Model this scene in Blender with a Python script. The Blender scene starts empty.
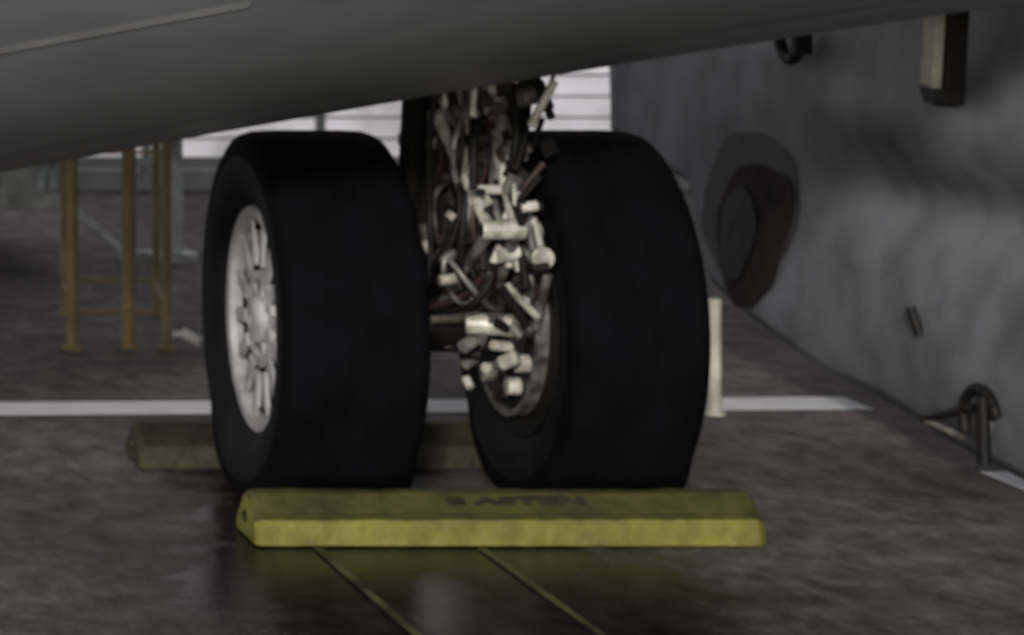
import bpy, bmesh, math, random
from mathutils import Vector, Matrix
random.seed(23)
S=bpy.context.scene
C=S.collection
# ---------------------------------------------------------------- materials
def mat(name,c1,c2=None,rough=.6,metal=0,scale=5,bump=0.0,bscale=None,spec=.5,detail=6,stretch=None,grime=0,gs=7,emit=0):
    m=bpy.data.materials.new(name); m.use_nodes=True
    n=m.node_tree.nodes; l=m.node_tree.links; b=n['Principled BSDF']
    c2=c2 or [v*.6 for v in c1]
    tc=n.new('ShaderNodeTexCoord'); mp=n.new('ShaderNodeMapping')
    l.new(tc.outputs['Object'],mp.inputs[0])
    if stretch: mp.inputs['Scale'].default_value=stretch
    no=n.new('ShaderNodeTexNoise'); no.inputs['Scale'].default_value=scale; no.inputs['Detail'].default_value=detail
    l.new(mp.outputs[0],no.inputs['Vector'])
    cr=n.new('ShaderNodeValToRGB'); cr.color_ramp.elements[0].position=.35; cr.color_ramp.elements[1].position=.68
    cr.color_ramp.elements[0].color=(*c2,1); cr.color_ramp.elements[1].color=(*c1,1)
    l.new(no.outputs['Fac'],cr.inputs[0]); out=cr.outputs[0]
    if grime:
        n3=n.new('ShaderNodeTexNoise'); n3.inputs['Scale'].default_value=scale*gs; n3.inputs['Detail'].default_value=8
        l.new(mp.outputs[0],n3.inputs['Vector'])
        c3=n.new('ShaderNodeValToRGB'); c3.color_ramp.elements[0].position=.36; c3.color_ramp.elements[1].position=.55
        c3.color_ramp.elements[0].color=(1-grime,)*3+(1,); c3.color_ramp.elements[1].color=(1,1,1,1)
        l.new(n3.outputs['Fac'],c3.inputs[0])
        mx=n.new('ShaderNodeMix'); mx.data_type='RGBA'; mx.blend_type='MULTIPLY'; mx.inputs[0].default_value=1
        l.new(out,mx.inputs[6]); l.new(c3.outputs[0],mx.inputs[7]); out=mx.outputs[2]
    l.new(out,b.inputs['Base Color'])
    if emit:
        l.new(out,b.inputs['Emission Color']); b.inputs['Emission Strength'].default_value=emit
    b.inputs['Roughness'].default_value=rough; b.inputs['Metallic'].default_value=metal
    b.inputs['Specular IOR Level'].default_value=spec
    if bump:
        n2=n.new('ShaderNodeTexNoise'); n2.inputs['Scale'].default_value=bscale or scale*4; n2.inputs['Detail'].default_value=5
        l.new(mp.outputs[0],n2.inputs['Vector'])
        bp=n.new('ShaderNodeBump'); bp.inputs['Strength'].default_value=bump; bp.inputs['Distance'].default_value=.02
        l.new(n2.outputs['Fac'],bp.inputs['Height']); l.new(bp.outputs[0],b.inputs['Normal'])
    return m
M_skin=mat('grey_aircraft_skin',(.215,.23,.24),(.165,.18,.185),.5,0,1.6,.14,3,stretch=(.35,1,1),grime=.12)
M_skin2=mat('grey_fairing_skin',(.235,.25,.27),(.115,.12,.13),.55,0,1.9,.3,4,grime=.2,gs=4)
M_streak=mat('pale_skin_streak',(.32,.32,.32),(.24,.24,.24),.5)  # paler grey than the surrounding skin
M_seam=mat('seam_dark',(.02,.02,.02),None,.7)
M_sten=mat('faded_stencil',(.045,.04,.018),(.015,.015,.01),.7,0,20)
M_rub=mat('tyre_rubber',(.0045,.0045,.006),(.0025,.0025,.0032),.88,0,9,.15,60,spec=.07)
M_rubs=mat('tyre_sidewall',(.009,.009,.011),(.004,.004,.005),.7,0,9,.1,60,spec=.15)
M_rim=mat('rim_paint',(.56,.56,.57),(.30,.30,.31),.45,.0,16)
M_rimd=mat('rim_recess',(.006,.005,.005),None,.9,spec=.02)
M_steel=mat('strut_steel',(.34,.32,.29),(.06,.055,.05),.4,.3,18)
M_cream=mat('cream_fittings',(.82,.79,.70),(.30,.28,.23),.38,.1,24)
M_dark=mat('dark_fittings',(.012,.011,.010),(.005,.005,.005),.6,spec=.3)
M_red=mat('brown_hose',(.06,.028,.021),(.025,.014,.012),.55,0,20)
M_chrome=mat('chromed_piston',(.75,.75,.74),(.5,.5,.5),.2,1,8)
M_yel=mat('chock_yellow_paint',(.265,.248,.032),(.16,.15,.022),.65,0,7,.2,50,grime=.25,gs=3)
M_yeld=mat('chock_darker_top',(.10,.094,.020),(.06,.056,.014),.7,0,7,.2,50,grime=.3,gs=3)  # darker yellow for the top and sloped chock faces
M_oliv=mat('chock_dark_olive',(.045,.040,.014),(.008,.007,.005),.7,0,5,.25,50,grime=.4,gs=4)  # much darker olive, for the rear chock and rope holes
M_white=mat('white_line_paint',(.88,.87,.88),(.74,.73,.74),.6,0,7)
M_yline=mat('yellow_line_paint',(.17,.15,.07),(.02,.018,.014),.5,0,6)
M_stand=mat('stand_yellow',(.36,.27,.12),(.22,.165,.08),.6,0,8)
M_wall=mat('pale_wall',(.85,.83,.85),(.56,.55,.57),.7,0,1.8,.1,8)
M_wall2=mat('wall_trim',(.30,.31,.30),(.20,.21,.20),.6)
M_glass=mat('window_glass',(.04,.05,.06),None,.1)
M_glow=mat('added_glow_panel',(.80,.76,.80),(.42,.40,.40),.4,0,3,emit=.62)  # emissive colour for the panel added to brighten the wall
M_cart=mat('cart_metal',(.55,.58,.55),(.20,.21,.205),.5,.1,9)
M_tan=mat('tan_plate',(.66,.62,.52),(.38,.35,.29),.5,0,12)
M_well=mat('brown_well',(.040,.029,.028),(.018,.014,.014),.8,0,5,spec=.2,grime=.4,gs=4)
M_well2=mat('brown_stain',(.11,.105,.11),(.08,.073,.075),.7,0,6,spec=.3)
def ground_mat():
    m=bpy.data.materials.new('wet_apron'); m.use_nodes=True
    n=m.node_tree.nodes; l=m.node_tree.links; b=n['Principled BSDF']
    g=n.new('ShaderNodeNewGeometry')
    def noise(s,d=8,v=None):
        q=n.new('ShaderNodeTexNoise'); q.inputs['Scale'].default_value=s; q.inputs['Detail'].default_value=d; q.inputs['Roughness'].default_value=.72
        l.new(v or g.outputs['Position'],q.inputs['Vector']); return q.outputs['Fac']
    mp=n.new('ShaderNodeMapping'); mp.inputs['Scale'].default_value=(1,.6,1); l.new(g.outputs['Position'],mp.inputs[0])
    a=noise(13,10,mp.outputs[0]); cr=n.new('ShaderNodeValToRGB'); e=cr.color_ramp.elements
    e[0].position=.36; e[0].color=(.075,.065,.063,1); e[1].position=.68; e[1].color=(.285,.250,.240,1)
    l.new(a,cr.inputs[0])
    bb=noise(1.2,5); cr2=n.new('ShaderNodeValToRGB'); e=cr2.color_ramp.elements
    e[0].position=.38; e[0].color=(.5,.48,.48,1); e[1].position=.62; e[1].color=(1.1,1.08,1.08,1); l.new(bb,cr2.inputs[0])
    mx=n.new('ShaderNodeMix'); mx.data_type='RGBA'; mx.blend_type='MULTIPLY'; mx.inputs[0].default_value=1
    l.new(cr.outputs[0],mx.inputs[6]); l.new(cr2.outputs[0],mx.inputs[7])
    vm=n.new('ShaderNodeVectorMath'); vm.operation='SUBTRACT'; vm.inputs[1].default_value=(1.88,5.8,0); l.new(g.outputs['Position'],vm.inputs[0])
    v2=n.new('ShaderNodeVectorMath'); v2.operation='MULTIPLY'; v2.inputs[1].default_value=(1.3,.55,0); l.new(vm.outputs[0],v2.inputs[0])
    ln=n.new('ShaderNodeVectorMath'); ln.operation='LENGTH'; l.new(v2.outputs[0],ln.inputs[0])
    p=noise(3.2,8); ad=n.new('ShaderNodeMath'); ad.operation='MULTIPLY_ADD'; ad.inputs[1].default_value=1.4; l.new(p,ad.inputs[0]); l.new(ln.outputs['Value'],ad.inputs[2])
    mr=n.new('ShaderNodeMapRange'); mr.inputs[1].default_value=1.3; mr.inputs[2].default_value=1.65; mr.inputs[3].default_value=1; mr.inputs[4].default_value=0
    l.new(ad.outputs[0],mr.inputs[0])
    m2=n.new('ShaderNodeMix'); m2.data_type='RGBA'; l.new(mr.outputs[0],m2.inputs[0]); l.new(mx.outputs[2],m2.inputs[6])
    dk=n.new('ShaderNodeMix'); dk.data_type='RGBA'; dk.blend_type='MULTIPLY'; dk.inputs[0].default_value=1
    l.new(mx.outputs[2],dk.inputs[6]); dk.inputs[7].default_value=(.17,.165,.17,1); l.new(dk.outputs[2],m2.inputs[7])
    l.new(m2.outputs[2],b.inputs['Base Color'])
    r=n.new('ShaderNodeMapRange'); r.inputs[3].default_value=.7; r.inputs[4].default_value=.17; l.new(mr.outputs[0],r.inputs[0])
    l.new(r.outputs[0],b.inputs['Roughness'])
    sp_=n.new('ShaderNodeMapRange'); sp_.inputs[3].default_value=.25; sp_.inputs[4].default_value=.075; l.new(mr.outputs[0],sp_.inputs[0])
    l.new(sp_.outputs[0],b.inputs['Specular IOR Level'])
    bp=n.new('ShaderNodeBump'); bp.inputs['Distance'].default_value=.012
    st=n.new('ShaderNodeMapRange'); st.inputs[3].default_value=.9; st.inputs[4].default_value=.10; l.new(mr.outputs[0],st.inputs[0]); l.new(st.outputs[0],bp.inputs['Strength'])
    l.new(noise(30,6),bp.inputs['Height']); l.new(bp.outputs[0],b.inputs['Normal'])
    return m
# ---------------------------------------------------------------- helpers
def empty(name,loc=(0,0,0)):
    e=bpy.data.objects.new(name,None); e.location=loc; C.objects.link(e); return e
def obj(name,bm,mats,parent=None,smooth=False,bevel=0):
    me=bpy.data.meshes.new(name); bmesh.ops.recalc_face_normals(bm,faces=bm.faces); bm.to_mesh(me); bm.free()
    for m in (mats if isinstance(mats,list) else [mats]): me.materials.append(m)
    if smooth:
        for p in me.polygons: p.use_smooth=True
    o=bpy.data.objects.new(name,me); C.objects.link(o)
    if parent: o.parent=parent
    if bevel:
        b=o.modifiers.new('bev','BEVEL'); b.width=bevel; b.segments=2
    return o
def box(bm,c,s,rot=None,mi=0):
    r=bmesh.ops.create_cube(bm,size=1); M=Matrix.Translation(c)@(rot or Matrix())@Matrix.Diagonal((*s,1))
    bmesh.ops.transform(bm,matrix=M,verts=r['verts'])
    for f in {f for v in r['verts'] for f in v.link_faces}: f.material_index=mi
def tube(bm,a,b,r1,r2=None,seg=16,mi=0):
    a=Vector(a); b=Vector(b); d=b-a; r2=r1 if r2 is None else r2
    r=bmesh.ops.create_cone(bm,cap_ends=True,segments=seg,radius1=r1,radius2=r2,depth=d.length)
    M=Matrix.Translation((a+b)/2)@d.to_track_quat('Z','Y').to_matrix().to_4x4()
    bmesh.ops.transform(bm,matrix=M,verts=r['verts'])
    for f in {f for v in r['verts'] for f in v.link_faces}: f.material_index=mi
def revolve(bm,prof,c,seg=96,mi=0,closed=True):
    rings=[]
    for k in range(seg):
        t=2*math.pi*k/seg
        rings.append([bm.verts.new((c[0]+a,c[1]+r*math.sin(t),c[2]+r*math.cos(t))) for a,r in prof])
    n=len(prof)
    for k in range(seg):
        A=rings[k];B=rings[(k+1)%seg]
        for i in range(n if closed else n-1):
            f=bm.faces.new((A[i],A[(i+1)%n],B[(i+1)%n],B[i])); f.material_index=mi if not callable(mi) else mi(i)
def cable(name,pts,r,m,parent):
    cu=bpy.data.curves.new(name,'CURVE'); cu.dimensions='3D'; cu.bevel_depth=r; cu.bevel_resolution=3
    s=cu.splines.new('BEZIER'); s.bezier_points.add(len(pts)-1)
    for p,q in zip(s.bezier_points,pts):
        p.co=q; p.handle_left_type=p.handle_right_type='AUTO'
    cu.materials.append(m); o=bpy.data.objects.new(name,cu); C.objects.link(o); o.parent=parent; return o

# ---------------------------------------------------------------- ground & lines
bm=bmesh.new(); bmesh.ops.create_grid(bm,x_segments=2,y_segments=2,size=300)
obj('ground',bm,ground_mat())
def sheet(name,pts,m,z=.004):
    bm=bmesh.new(); bm.faces.new([bm.verts.new((x,y,z)) for x,y in pts]); return obj(name,bm,m)
sheet('painted_white_line',[(0.4,7.80),(3.70,7.92),(3.70,8.11),(0.4,8.0)],M_white)
sheet('painted_white_line',[(3.58,6.4),(3.74,6.4),(3.74,7.1),(3.58,7.1)],M_white)
sheet('painted_guide_line',[(2.064,2),(2.082,2),(2.082,6.3),(2.064,6.3)],M_yline)
sheet('painted_guide_line',[(1.70,2),(1.72,2),(1.72,6.3),(1.70,6.3)],M_yline)

# ---------------------------------------------------------------- airplane
air=empty('airplane',(2.165,6.85,0))
bpy.context.view_layer.update()
inv=Matrix.Translation((-2.165,-6.85,0))
def A(o):
    o.parent=air; o.matrix_parent_inverse=inv; return o
R=1.6; Yc=6.5
def zb(X):
    return 1.028+.165*(X-2.175)-.010*(X-2.175)**2*(1 if abs(X-2.175)<2 else 4/(X-2.175)**2)
def fus(X,th,dr=0,sc=1):
    rr=R*sc+dr
    return (X,Yc-rr*math.sin(th),zb(X)+R-rr*math.cos(th))
bm=bmesh.new()
xs=[-5,-4.9,-4.5,-3.8,-2.8,-1.5,0,.5,1,1.5,2,2.5,3,3.5,4,5.5,7,8.2,9,9.4,9.5]; sc=[.05,.3,.55,.78,.93,1,1,1,1,1,1,1,1,1,1,1,.97,.85,.6,.3,.05]
rings=[[bm.verts.new(fus(x,2*math.pi*k/128,0,s)) for k in range(128)] for x,s in zip(xs,sc)]
for i in range(len(xs)-1):
    for k in range(128):
        bm.faces.new((rings[i][k],rings[i][(k+1)%128],rings[i+1][(k+1)%128],rings[i+1][k]))
bm.faces.new(rings[0]); bm.faces.new(rings[-1])
A(obj('fuselage',bm,M_skin,smooth=True))
def strip(bm,x0,x1,t0,t1,dr=.003,nx=10,nt=1):
    g=[[bm.verts.new(fus(x0+(x1-x0)*i/nx,t0+(t1-t0)*j/nt,dr)) for j in range(nt+1)] for i in range(nx+1)]
    for i in range(nx):
        for j in range(nt): bm.faces.new((g[i][j],g[i+1][j],g[i+1][j+1],g[i][j+1]))
d=math.radians
bm=bmesh.new(); strip(bm,.78,1.36,d(38.8),d(39.7))
A(obj('skin_streak',bm,M_streak,smooth=True))
bm=bmesh.new(); strip(bm,-1.4,4.5,d(20),d(20.1),nx=30)
A(obj('panel_seam',bm,M_seam,smooth=True))
# ---- wheels
def wheel(xc,tag,w):
    c=(xc,6.85,.43); Rr=.447; cr_=(xc,6.85,.424)
    prof=[(-w*.55,.255),(-w*.86,.275),(-w*1.0,.325),(-w*1.02,.385),(-w*.995,.418),(-w*.92,.437),(-w*.78,.4445)]
    for g in (-.45,-.15,.15,.45):
        prof+=[(w*(g-.03),Rr),(w*(g-.02),Rr-.002),(w*(g+.02),Rr-.002),(w*(g+.03),Rr)]
    prof+=[(-a,r) for a,r in prof[:7]][::-1]
    bm=bmesh.new(); n=len(prof)
    revolve(bm,prof,c,120,lambda i:1 if (i<3 or i>n-5) else 0)
    for v in bm.verts:
        if v.co.z<.16:
            v.co.x+=(v.co.x-xc)*(.16-v.co.z)*.8
            v.co.y+=(v.co.y-6.85)*(.16-v.co.z)*.8
        if v.co.z<.003: v.co.z=.003
    o=obj('tire'+tag,bm,[M_rub,M_rubs],smooth=True); A(o)
    es=o.modifiers.new('es','EDGE_SPLIT'); es.split_angle=d(50)
    c=cr_
    bm=bmesh.new()
    for sd in (-1,1):
        f=xc+sd*.122
        revolve(bm,[(sd*.0,.274),(sd*.014,.270),(sd*.012,.244),(-sd*.004,.238),(-sd*.02,.238),(-sd*.02,.274)],(f,c[1],c[2]),72)
        revolve(bm,[(-sd*.012,.118),(sd*.0,.116),(sd*.002,.096),(-sd*.012,.094)],(f,c[1],c[2]),48,closed=False)
        revolve(bm,[(-sd*.01,.062),(sd*.012,.058),(sd*.020,.040),(sd*.022,.02),(sd*.014,.0005)],(f,c[1],c[2]),48,closed=False)
        N=14
        for k in range(N):
            t=2*math.pi*(k+.3)/N
            rot=Matrix.Rotation(t,4,'X')
            box(bm,Vector((f-sd*.003,c[1],c[2]))+rot@Vector((0,0,.172)),(.010,.032,.085),rot)
            box(bm,Vector((f-sd*.003,c[1],c[2]))+rot@Vector((0,0,.227)),(.006,.012,.03),rot)
            if k%2==0: box(bm,Vector((f-sd*.006,c[1],c[2]))+rot@Vector((0,0,.08)),(.010,.020,.05),rot)
    A(obj('rim'+tag,bm,M_rim))
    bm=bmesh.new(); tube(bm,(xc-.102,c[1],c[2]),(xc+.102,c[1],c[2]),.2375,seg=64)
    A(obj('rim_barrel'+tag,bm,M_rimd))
wheel(1.840,'_a',.163); wheel(2.480,'_b',.156)
# inner brake on wheel b
bm=bmesh.new()
xf=2.315
for k in range(12):
    t=2*math.pi*k/12; p=Vector((xf,6.85+.175*math.sin(t),.43+.175*math.cos(t)))
    tube(bm,p+Vector((-.03,0,0)),p+Vector((.05,0,0)),.021,seg=12,mi=0 if k%3 else 1)
revolve(bm,[(0,.215),(.03,.215),(.03,.135),(0,.135)],(xf,6.85,.43),48,2)
revolve(bm,[(-.01,.236),(.02,.236),(.02,.222),(-.01,.222)],(xf,6.85,.43),48,1)
revolve(bm,[(.020,.285),(.026,.285),(.026,.24),(.020,.24)],(xf,6.85,.43),64,2)
A(obj('brake_assembly',bm,[M_cream,M_steel,M_dark]))
# ---- strut
bm=bmesh.new()
cx,cy=2.165,6.85
tube(bm,(cx,cy,.62),(cx,cy,1.5),.085,seg=32,mi=3)
tube(bm,(cx,cy,.36),(cx,cy,.66),.055,seg=32,mi=1)
tube(bm,(cx,cy,.60),(cx,cy,.66),.105,seg=32,mi=0)
tube(bm,(cx,cy,.84),(cx,cy,.87),.108,seg=32,mi=0)
tube(bm,(1.9,cy,.43),(2.42,cy,.43),.045,seg=24,mi=0)
tube(bm,(cx-.07,cy,.43),(cx+.07,cy,.43),.085,seg=24,mi=3)
tube(bm,(cx+.03,cy-.06,.80),(cx+.10,cy-.45,1.35),.034,seg=14,mi=3)
tube(bm,(cx-.09,cy-.02,.70),(cx-.13,cy-.25,1.3),.03,seg=14,mi=3)
tube(bm,(cx+.15,cy,.42),(cx+.13,cy-.05,1.3),.045,seg=14,mi=3)
tube(bm,(cx-.02,cy-.07,.5),(cx+.06,cy-.12,1.3),.05,seg=14,mi=3)
box(bm,(cx+.08,cy-.06,.95),(.14,.08,.5),None,3)
A(obj('shock_strut',bm,[M_steel,M_chrome,M_cream,M_dark],bevel=.004))
def link(bm,a,b,wa,wb,t,mi):
    a=Vector(a);b=Vector(b);nx=Vector((1,0,0))
    for s in(-1,1): tube(bm,a+nx*s*wa,b+nx*s*wb,t,t*.8,seg=8,mi=mi)
    tube(bm,a-nx*(wa+.02),a+nx*(wa+.02),t*1.3,seg=12,mi=0)
    tube(bm,b-nx*(wb+.02),b+nx*(wb+.02),t*1.3,seg=12,mi=0)
    q=(a*.35+b*.65); tube(bm,q-nx*(wa*.35+wb*.65),q+nx*(wa*.35+wb*.65),t*.7,seg=8,mi=mi)
bm=bmesh.new()
link(bm,(cx+.01,cy-.12,.92),(cx+.03,cy-.33,.68),.062,.03,.017,0)
link(bm,(cx+.03,cy-.33,.68),(cx+.01,cy-.10,.45),.03,.065,.015,1)
A(obj('torque_link',bm,[M_cream,M_steel],bevel=.003))
bm=bmesh.new()
for i in range(190):
    z=random.uniform(.50,1.14); x=cx+random.gauss(.055,.07); y=cy-random.uniform(.14,.34)
    if x<cx-.12 or x>cx+.16: continue
    m=random.choices([0,1,2,3],[4,4,7,2])[0]; s=random.uniform(.008,.018)
    rot=Matrix.Rotation(random.gauss(0,.4),4,'Y')@Matrix.Rotation(random.uniform(-.6,.6),4,'X')
    q=random.random()
    if q<.35: box(bm,(x,y,z),(s*random.uniform(1,2.4),s*1.5,s*random.uniform(1,3)),rot,m)
    elif q<.8:
        dv=rot@Vector((random.uniform(-.4,.4),random.uniform(-.3,.3),1)).normalized()*s*random.uniform(2,4); tube(bm,Vector((x,y,z))-dv,Vector((x,y,z))+dv,s*.6,seg=12,mi=m)
    else: tube(bm,(x-s*1.5,y,z),(x+s*1.5,y,z+s*.4),s,seg=14,mi=m)
for i in range(34):
    t=random.uniform(0,6.28); rr=random.uniform(.03,.17)
    x=cx+random.uniform(.02,.13); y=6.85-abs(rr*math.sin(t))-.05; z=.40+rr*math.cos(t)*.85
    m=random.choice([0,1,1,2,2]); s=random.uniform(.009,.017)
    tube(bm,(x,y,z),(x+random.uniform(-.05,.05),y-.02,z+random.uniform(-.03,.03)),s,seg=12,mi=m)
A(obj('gear_fittings',bm,[M_cream,M_steel,M_dark,M_red],bevel=.0025))
bm=bmesh.new()
tube(bm,(cx+.12,cy-.30,.615),(cx+.12,cy-.34,.615),.024,.027,seg=20,mi=0)
tube(bm,(cx-.12,cy-.1,.44),(cx-.07,cy-.12,.44),.035,seg=20,mi=0)
tube(bm,(cx+.0,cy-.16,.44),(cx+.12,cy-.2,.44),.026,seg=20,mi=0)
tube(bm,(cx+.03,cy-.2,.96),(cx+.17,cy-.2,.99),.028,seg=20,mi=1)
box(bm,(cx+.04,cy-.18,1.05),(.16,.12,.07),None,2)
A(obj('actuator',bm,[M_cream,M_steel,M_dark],bevel=.004))
for i in range(18):
    x0=cx+random.uniform(-.1,.14); m=random.choice([M_red,M_dark,M_dark,M_steel,M_dark])
    pts=[(x0+random.uniform(-.035,.035),cy-random.uniform(.09,.3),z) for z in (1.2,1.0,.85,.7,.55,.44)]
    pts[0]=(x0,cy-.15,1.3); pts[-1]=(cx+random.choice([-.14,.16]),cy-.08,.44)
    A(cable('hydraulic_hose_%d'%(i+1),pts,random.uniform(.005,.011),m,air))
# ---- grey fairing on the right
bot=[(5.0,.03),(6.0,.03),(6.8,.05),(7.2,.085),(7.4,.114),(7.8,.135),(8.15,.21),(8.5,.28),(8.58,.40),(8.64,.56),(8.95,.60),(9.30,.66)]
def botz(Y):
    for (a,za),(b,zb_) in zip(bot,bot[1:]):
        if a<=Y<=b: return za+(zb_-za)*(Y-a)/(b-a)
    return bot[-1][1]
def px_(Y,z):
    x=3.50+.10*(max(0,(.35-z))/.35)**2
    s=1/(1+math.exp((Y-7.7)*7))
    x+=.085*math.exp(-((z-.66)/.12)**2)*s
    x-=.035*math.exp(-((z-.86)/.10)**2)*s
    x+=.012*math.sin(Y*5.1+z*3)*math.sin(z*6)
    x+=.25*max(0,z-1.0)
    return x
Ys=sorted(set([5+i*.06 for i in range(72)]+[b[0] for b in bot]))
bm=bmesh.new(); nz=48; g=[]
for Y in Ys:
    z0=botz(Y); g.append([bm.verts.new((px_(Y,z0+(1.75-z0)*j/nz),Y,z0+(1.75-z0)*j/nz)) for j in range(nz+1)])
for i in range(len(Ys)-1):
    for j in range(nz): bm.faces.new((g[i][j],g[i+1][j],g[i+1][j+1],g[i][j+1]))
o=A(obj('gear_door_fairing',bm,M_skin2,smooth=True))
so=o.modifiers.new('s','SOLIDIFY'); so.thickness=.05; so.offset=0
bm=bmesh.new()
def blob(Y0,z0,ry,rz,off,mi,sk,seed,amp=1):
    rnd=random.Random(seed); ph=[rnd.uniform(0,6) for _ in range(4)]
    c=bm.verts.new((px_(Y0,z0)-.025-off,Y0,z0)); rg=[]
    frs=(.25,.5,.75,1)
    for fr in frs:
        vs=[]
        for k in range(72):
            t=2*math.pi*k/72; q=fr*(1+amp*(.06*math.sin(2*t+ph[0])+.04*math.sin(3*t+ph[1])+.03*math.sin(5*t+ph[2])+.015*math.sin(9*t+ph[3])))
            y=Y0+q*ry*math.cos(t); z=z0+q*rz*math.sin(t)-sk*fr*math.cos(t)
            vs.append(bm.verts.new((px_(y,z)-.025-off-(.01*(1-fr)),y,z)))
        rg.append(vs)
    for k in range(72):
        f=[bm.faces.new((c,rg[0][k],rg[0][(k+1)%72]))]
        for a in range(3): f.append(bm.faces.new((rg[a][k],rg[a+1][k],rg[a+1][(k+1)%72],rg[a][(k+1)%72])))
        for q in f: q.material_index=mi
blob(8.22,.53,.30,.23,.003,1,.05,3)
blob(8.17,.46,.23,.22,.012,0,.05,8)
blob(8.24,.45,.13,.13,.024,2,.03,5)
A(obj('inspection_opening',bm,[M_well,M_well2,M_seam],smooth=True))
# brackets
bm=bmesh.new(); rx=Matrix.Rotation(.12,4,'X')
box(bm,(3.42,6.95,1.075),(.05,.13,.27),rx,1)
box(bm,(3.385,6.935,1.085),(.03,.06,.22),rx,0)
box(bm,(3.42,6.97,.945),(.06,.07,.03),rx,1)
for k in range(6):
    a=math.pi*(.95+k*.2); b=a+math.pi*.2
    tube(bm,(3.44,7.86+.07*math.cos(a),1.05+.07*math.sin(a)),(3.44,7.86+.07*math.cos(b),1.05+.07*math.sin(b)),.018,seg=8,mi=1)
box(bm,(3.44,7.79,1.04),(.05,.04,.08),None,1)
A(obj('hinge_bracket',bm,[M_tan,M_dark],bevel=.006))
bm=bmesh.new()
def arc(c,r,t0,t1,rad,mi,n=12):
    for k in range(n):
        a=t0+(t1-t0)*k/n;b=t0+(t1-t0)*(k+1)/n
        tube(bm,(c[0],c[1]+r*math.cos(a),c[2]+r*math.sin(a)),(c[0],c[1]+r*math.cos(b),c[2]+r*math.sin(b)),rad,seg=8,mi=mi)
arc((3.46,6.86,.175),.08,-.5,math.pi*.9,.013,1)
box(bm,(3.475,6.88,.16),(.012,.07,.07),Matrix.Rotation(.5,4,'X'),0)
tube(bm,(3.45,6.82,.08),(3.45,6.83,.24),.016,seg=10,mi=1)
tube(bm,(3.45,7.12,.13),(3.46,6.90,.20),.011,seg=10,mi=1)
tube(bm,(3.45,7.12,.13),(3.46,6.95,.12),.009,seg=10,mi=0)
tube(bm,(3.47,7.18,.33),(3.455,7.2,.40),.012,seg=10,mi=1)
A(obj('tie_down_hook',bm,[M_steel,M_dark]))

# ---------------------------------------------------------------- chocks
def chock(x0,x1,y0,mats,h=.105,dp=.20,text=False):
    e=empty('wheel_chock',((x0+x1)/2,y0,0)); bpy.context.view_layer.update(); iv=Matrix.Translation((-(x0+x1)/2,-y0,0))
    prof=[(0,.004),(.012,.060),(.035,.070),(.085,h),(.125,h),(dp,.03),(dp,.004)]
    bm=bmesh.new(); n=len(prof); N=30; rs=[]
    for i in range(N+1):
        t=i/N; x=x0+(x1-x0)*t; s=.88 if i in(0,N) else 1
        rs.append([bm.verts.new((x+(0.006*z/.1 if 0<i<N else 0),y0+((a-dp/2)*s+dp/2)+random.uniform(-.002,.002),.004+(z-.004)*s+random.uniform(-.002,.002)*(z>.01))) for a,z in prof])
    for v in rs[1]: v.co.x=x0+.015
    for v in rs[-2]: v.co.x=x1-.018
    for i in range(N):
        for k in range(n):
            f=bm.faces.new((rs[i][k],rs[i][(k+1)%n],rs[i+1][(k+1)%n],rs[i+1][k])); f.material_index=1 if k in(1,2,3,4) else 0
    bm.faces.new(rs[0]); bm.faces.new(rs[-1])
    o=obj('body',bm,mats,bevel=.003); o.parent=e; o.matrix_parent_inverse=iv
    bm=bmesh.new()
    for xx in (x0-.002,x1+.002): tube(bm,(xx-.003,y0+.1,.05),(xx+.003,y0+.1,.05),.013,seg=14)
    o=obj('rope_hole',bm,M_oliv); o.parent=e; o.matrix_parent_inverse=iv
    if text:
        cu=bpy.data.curves.new('stencil_marking','FONT'); cu.body='E ASTEN'; cu.size=.055; cu.extrude=.0022; cu.offset=.0026; cu.align_x='CENTER'; cu.align_y='CENTER'
        cu.materials.append(M_sten); t=bpy.data.objects.new('stencil_marking',cu); C.objects.link(t)
        t.location=(x0+.595,y0+.060,.0915); t.rotation_euler=(math.atan2(h-.070,.05),0,0); t.scale=(1.5,.50,1)
        t.parent=e; t.matrix_parent_inverse=iv
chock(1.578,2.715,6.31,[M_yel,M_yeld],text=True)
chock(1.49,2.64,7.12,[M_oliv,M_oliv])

# ---------------------------------------------------------------- background
def posts(name,loc,parts,mats):
    e=empty(name,loc); bpy.context.view_layer.update()
    for nm,fn in parts:
        bm=bmesh.new(); fn(bm); o=obj(nm,bm,mats); o.parent=e; o.matrix_parent_inverse=Matrix.Translation(-Vector(loc))
    return e
def st_legs(bm):
    for x,y,r in ((1.654,8.93,.018),(1.95,8.93,.014),(1.836,8.95,.022)):
        tube(bm,(x,y,.0),(x,y,1.15),r,seg=10); box(bm,(x,y,.006),(.05,.05,.012))
    for x,y in ((1.75,9.6),(2.06,9.6)): tube(bm,(x,y,0),(x,y,1.15),.012,seg=10)
def st_rungs(bm):
    for z in (.12,.62,1.13):
        for a,b in (((1.654,8.93),(1.95,8.93)),((1.75,9.6),(2.06,9.6)),((1.654,8.93),(1.75,9.6)),((1.95,8.93),(2.06,9.6))):
            tube(bm,(*a,z),(*b,z),.005,seg=8)
def st_caster(bm):
    tube(bm,(2.00,8.93,.055),(2.05,8.90,.03),.016,seg=16,mi=1); tube(bm,(1.97,8.93,.05),(2.01,8.93,.05),.01,mi=1)
posts('maintenance_stand',(1.8,9.2,0),[('legs',st_legs),('rungs',st_rungs),('caster',st_caster)],[M_stand,M_white])
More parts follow.
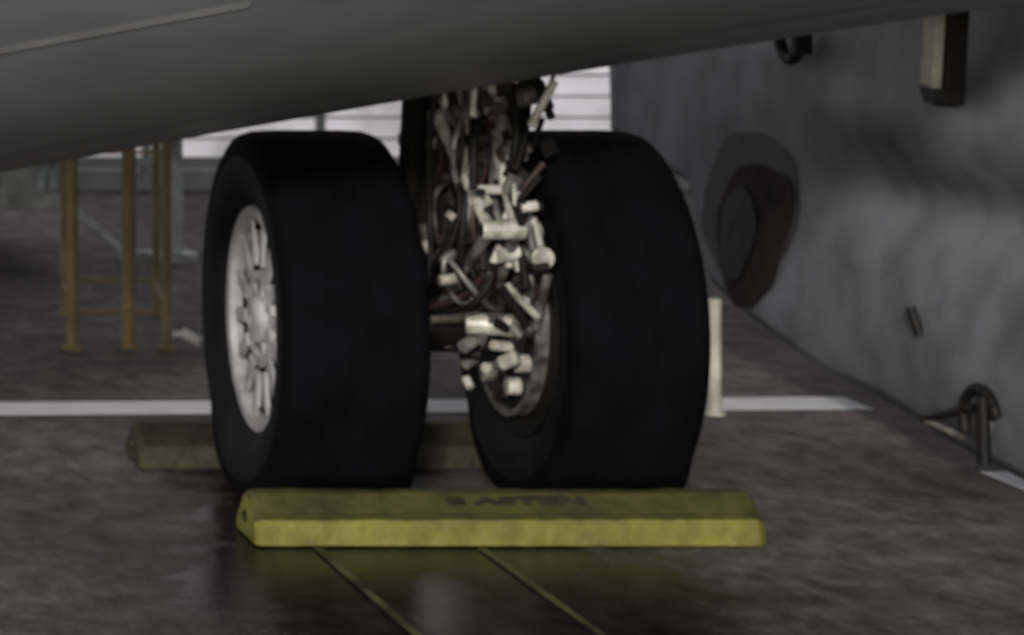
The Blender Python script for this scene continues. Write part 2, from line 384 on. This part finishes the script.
def ct_bed(bm):
    box(bm,(1.35,11.2,.28),(1.25,1.3,.06)); box(bm,(1.35,11.2,.36),(1.2,.05,.06))
    for x in(.75,1.95): box(bm,(x,11.2,.62),(.03,1.2,.62))
    for k in range(5): tube(bm,(1.72+k*.05,10.6,.3),(1.72+k*.05,10.6,.9),.01,seg=8)
    box(bm,(1.80,10.7,.47),(.22,.1,.16)); box(bm,(1.72,10.5,.38),(.15,.1,.1))
    tube(bm,(1.9,10.6,.3),(2.1,10.3,.12),.015,seg=8); box(bm,(2.12,10.28,.1),(.1,.06,.06))
e=posts('baggage_cart',(1.35,11.2,0),[('bed',ct_bed)],[M_cart])
bm=bmesh.new()
for x in(.95,1.45):
    for y in(10.7,11.7): tube(bm,(x-.04,y,.13),(x+.04,y,.13),.13,seg=24)
o=obj('cart_wheels',bm,M_rub); o.parent=e; o.matrix_parent_inverse=Matrix.Translation((-1.35,-11.2,0))
def sp(bm):
    tube(bm,(2.42,11,.02),(2.42,11,1.0),.045,seg=12); tube(bm,(2.42,11,0),(2.42,11,.03),.10,seg=20); tube(bm,(2.42,11,1.0),(2.42,11,1.04),.05,seg=12)
posts('stanchion_post',(2.42,11,0),[('post',sp)],[M_cart])
def bp_(bm):
    tube(bm,(3.235,7.87,0),(3.235,7.87,.32),.018,seg=12); tube(bm,(3.235,7.87,0),(3.235,7.87,.008),.03,seg=16)
posts('marker_post',(3.235,7.87,0),[('post',bp_)],[M_tan])
tb=empty('terminal_building',(8,15,0)); bpy.context.view_layer.update(); iv=Matrix.Translation((-8,-15,0))
def T(o): o.parent=tb; o.matrix_parent_inverse=iv
bm=bmesh.new(); box(bm,(8,16.5,3),(60,6,6)); T(obj('walls',bm,M_wall))
bm=bmesh.new()
for i in range(120):
    x=-20+i*.5+.1
    if not 1.0<x<5.5: box(bm,(x,13.48,3),(.025,.06,6.1))
box(bm,(8,13.47,.04),(60,.1,.08)); box(bm,(8,13.46,5.9),(60.4,.3,.3))
for x in (-3,8.4): box(bm,(x+.3,13.44,1.08),(.95,.03,2.1))
# bars in front of the added glowing panel: mullions, transoms
for k in range(6): box(bm,(1.2+k*.82,13.44,1.2),(.035,.06,2.4))
for z in (.13,2.42): box(bm,(3.25,13.42,z),(4.14,.04,.05))
for k in range(7): box(bm,(3.25,13.455,.24+k*.10),(4.1,.012,.010))
T(obj('trim',bm,M_wall2))
bm=bmesh.new(); box(bm,(3.25,13.48,1.27),(4.1,.03,2.24)); T(obj('added_glow_panel',bm,M_glow))  # made-up glowing sheet, added to brighten the wall gap behind the strut
bm=bmesh.new()
for i in range(29): box(bm,(-19+i*2+.6,13.43,3.4),(1.5,.05,1.2))
T(obj('windows',bm,M_glass))

# ---------------------------------------------------------------- light
w=bpy.data.worlds.new('World'); S.world=w; w.use_nodes=True; n=w.node_tree.nodes; l=w.node_tree.links
sk=n.new('ShaderNodeTexSky'); sk.sky_type='NISHITA'; sk.sun_disc=False
el,az=math.radians(19),math.radians(200)
sk.sun_elevation=el; sk.sun_rotation=az
hs=n.new('ShaderNodeHueSaturation'); hs.inputs['Saturation'].default_value=.38
l.new(sk.outputs[0],hs.inputs['Color']); l.new(hs.outputs[0],n['Background'].inputs[0]); n['Background'].inputs[1].default_value=.10
sl=bpy.data.lights.new('sun','SUN'); sl.energy=1.9; sl.angle=math.radians(6); sl.color=(1,.96,.92)
so=bpy.data.objects.new('sun',sl); C.objects.link(so)
dirv=Vector((math.sin(az)*math.cos(el),math.cos(az)*math.cos(el),math.sin(el)))
so.rotation_euler=dirv.to_track_quat('Z','Y').to_euler(); so.location=dirv*30
S.view_settings.view_transform='Standard'; S.view_settings.look='None'; S.view_settings.exposure=0
# ---------------------------------------------------------------- camera
cd=bpy.data.cameras.new('camera'); cd.lens=100; cd.sensor_width=36; cd.clip_end=1000
cd.shift_x=.944; cd.shift_y=-.435
cd.dof.use_dof=True; cd.dof.focus_distance=3.2; cd.dof.aperture_fstop=10
co=bpy.data.objects.new('camera',cd); C.objects.link(co); co.location=(0,0,1.5); co.rotation_euler=(math.radians(90),0,0)
S.camera=co
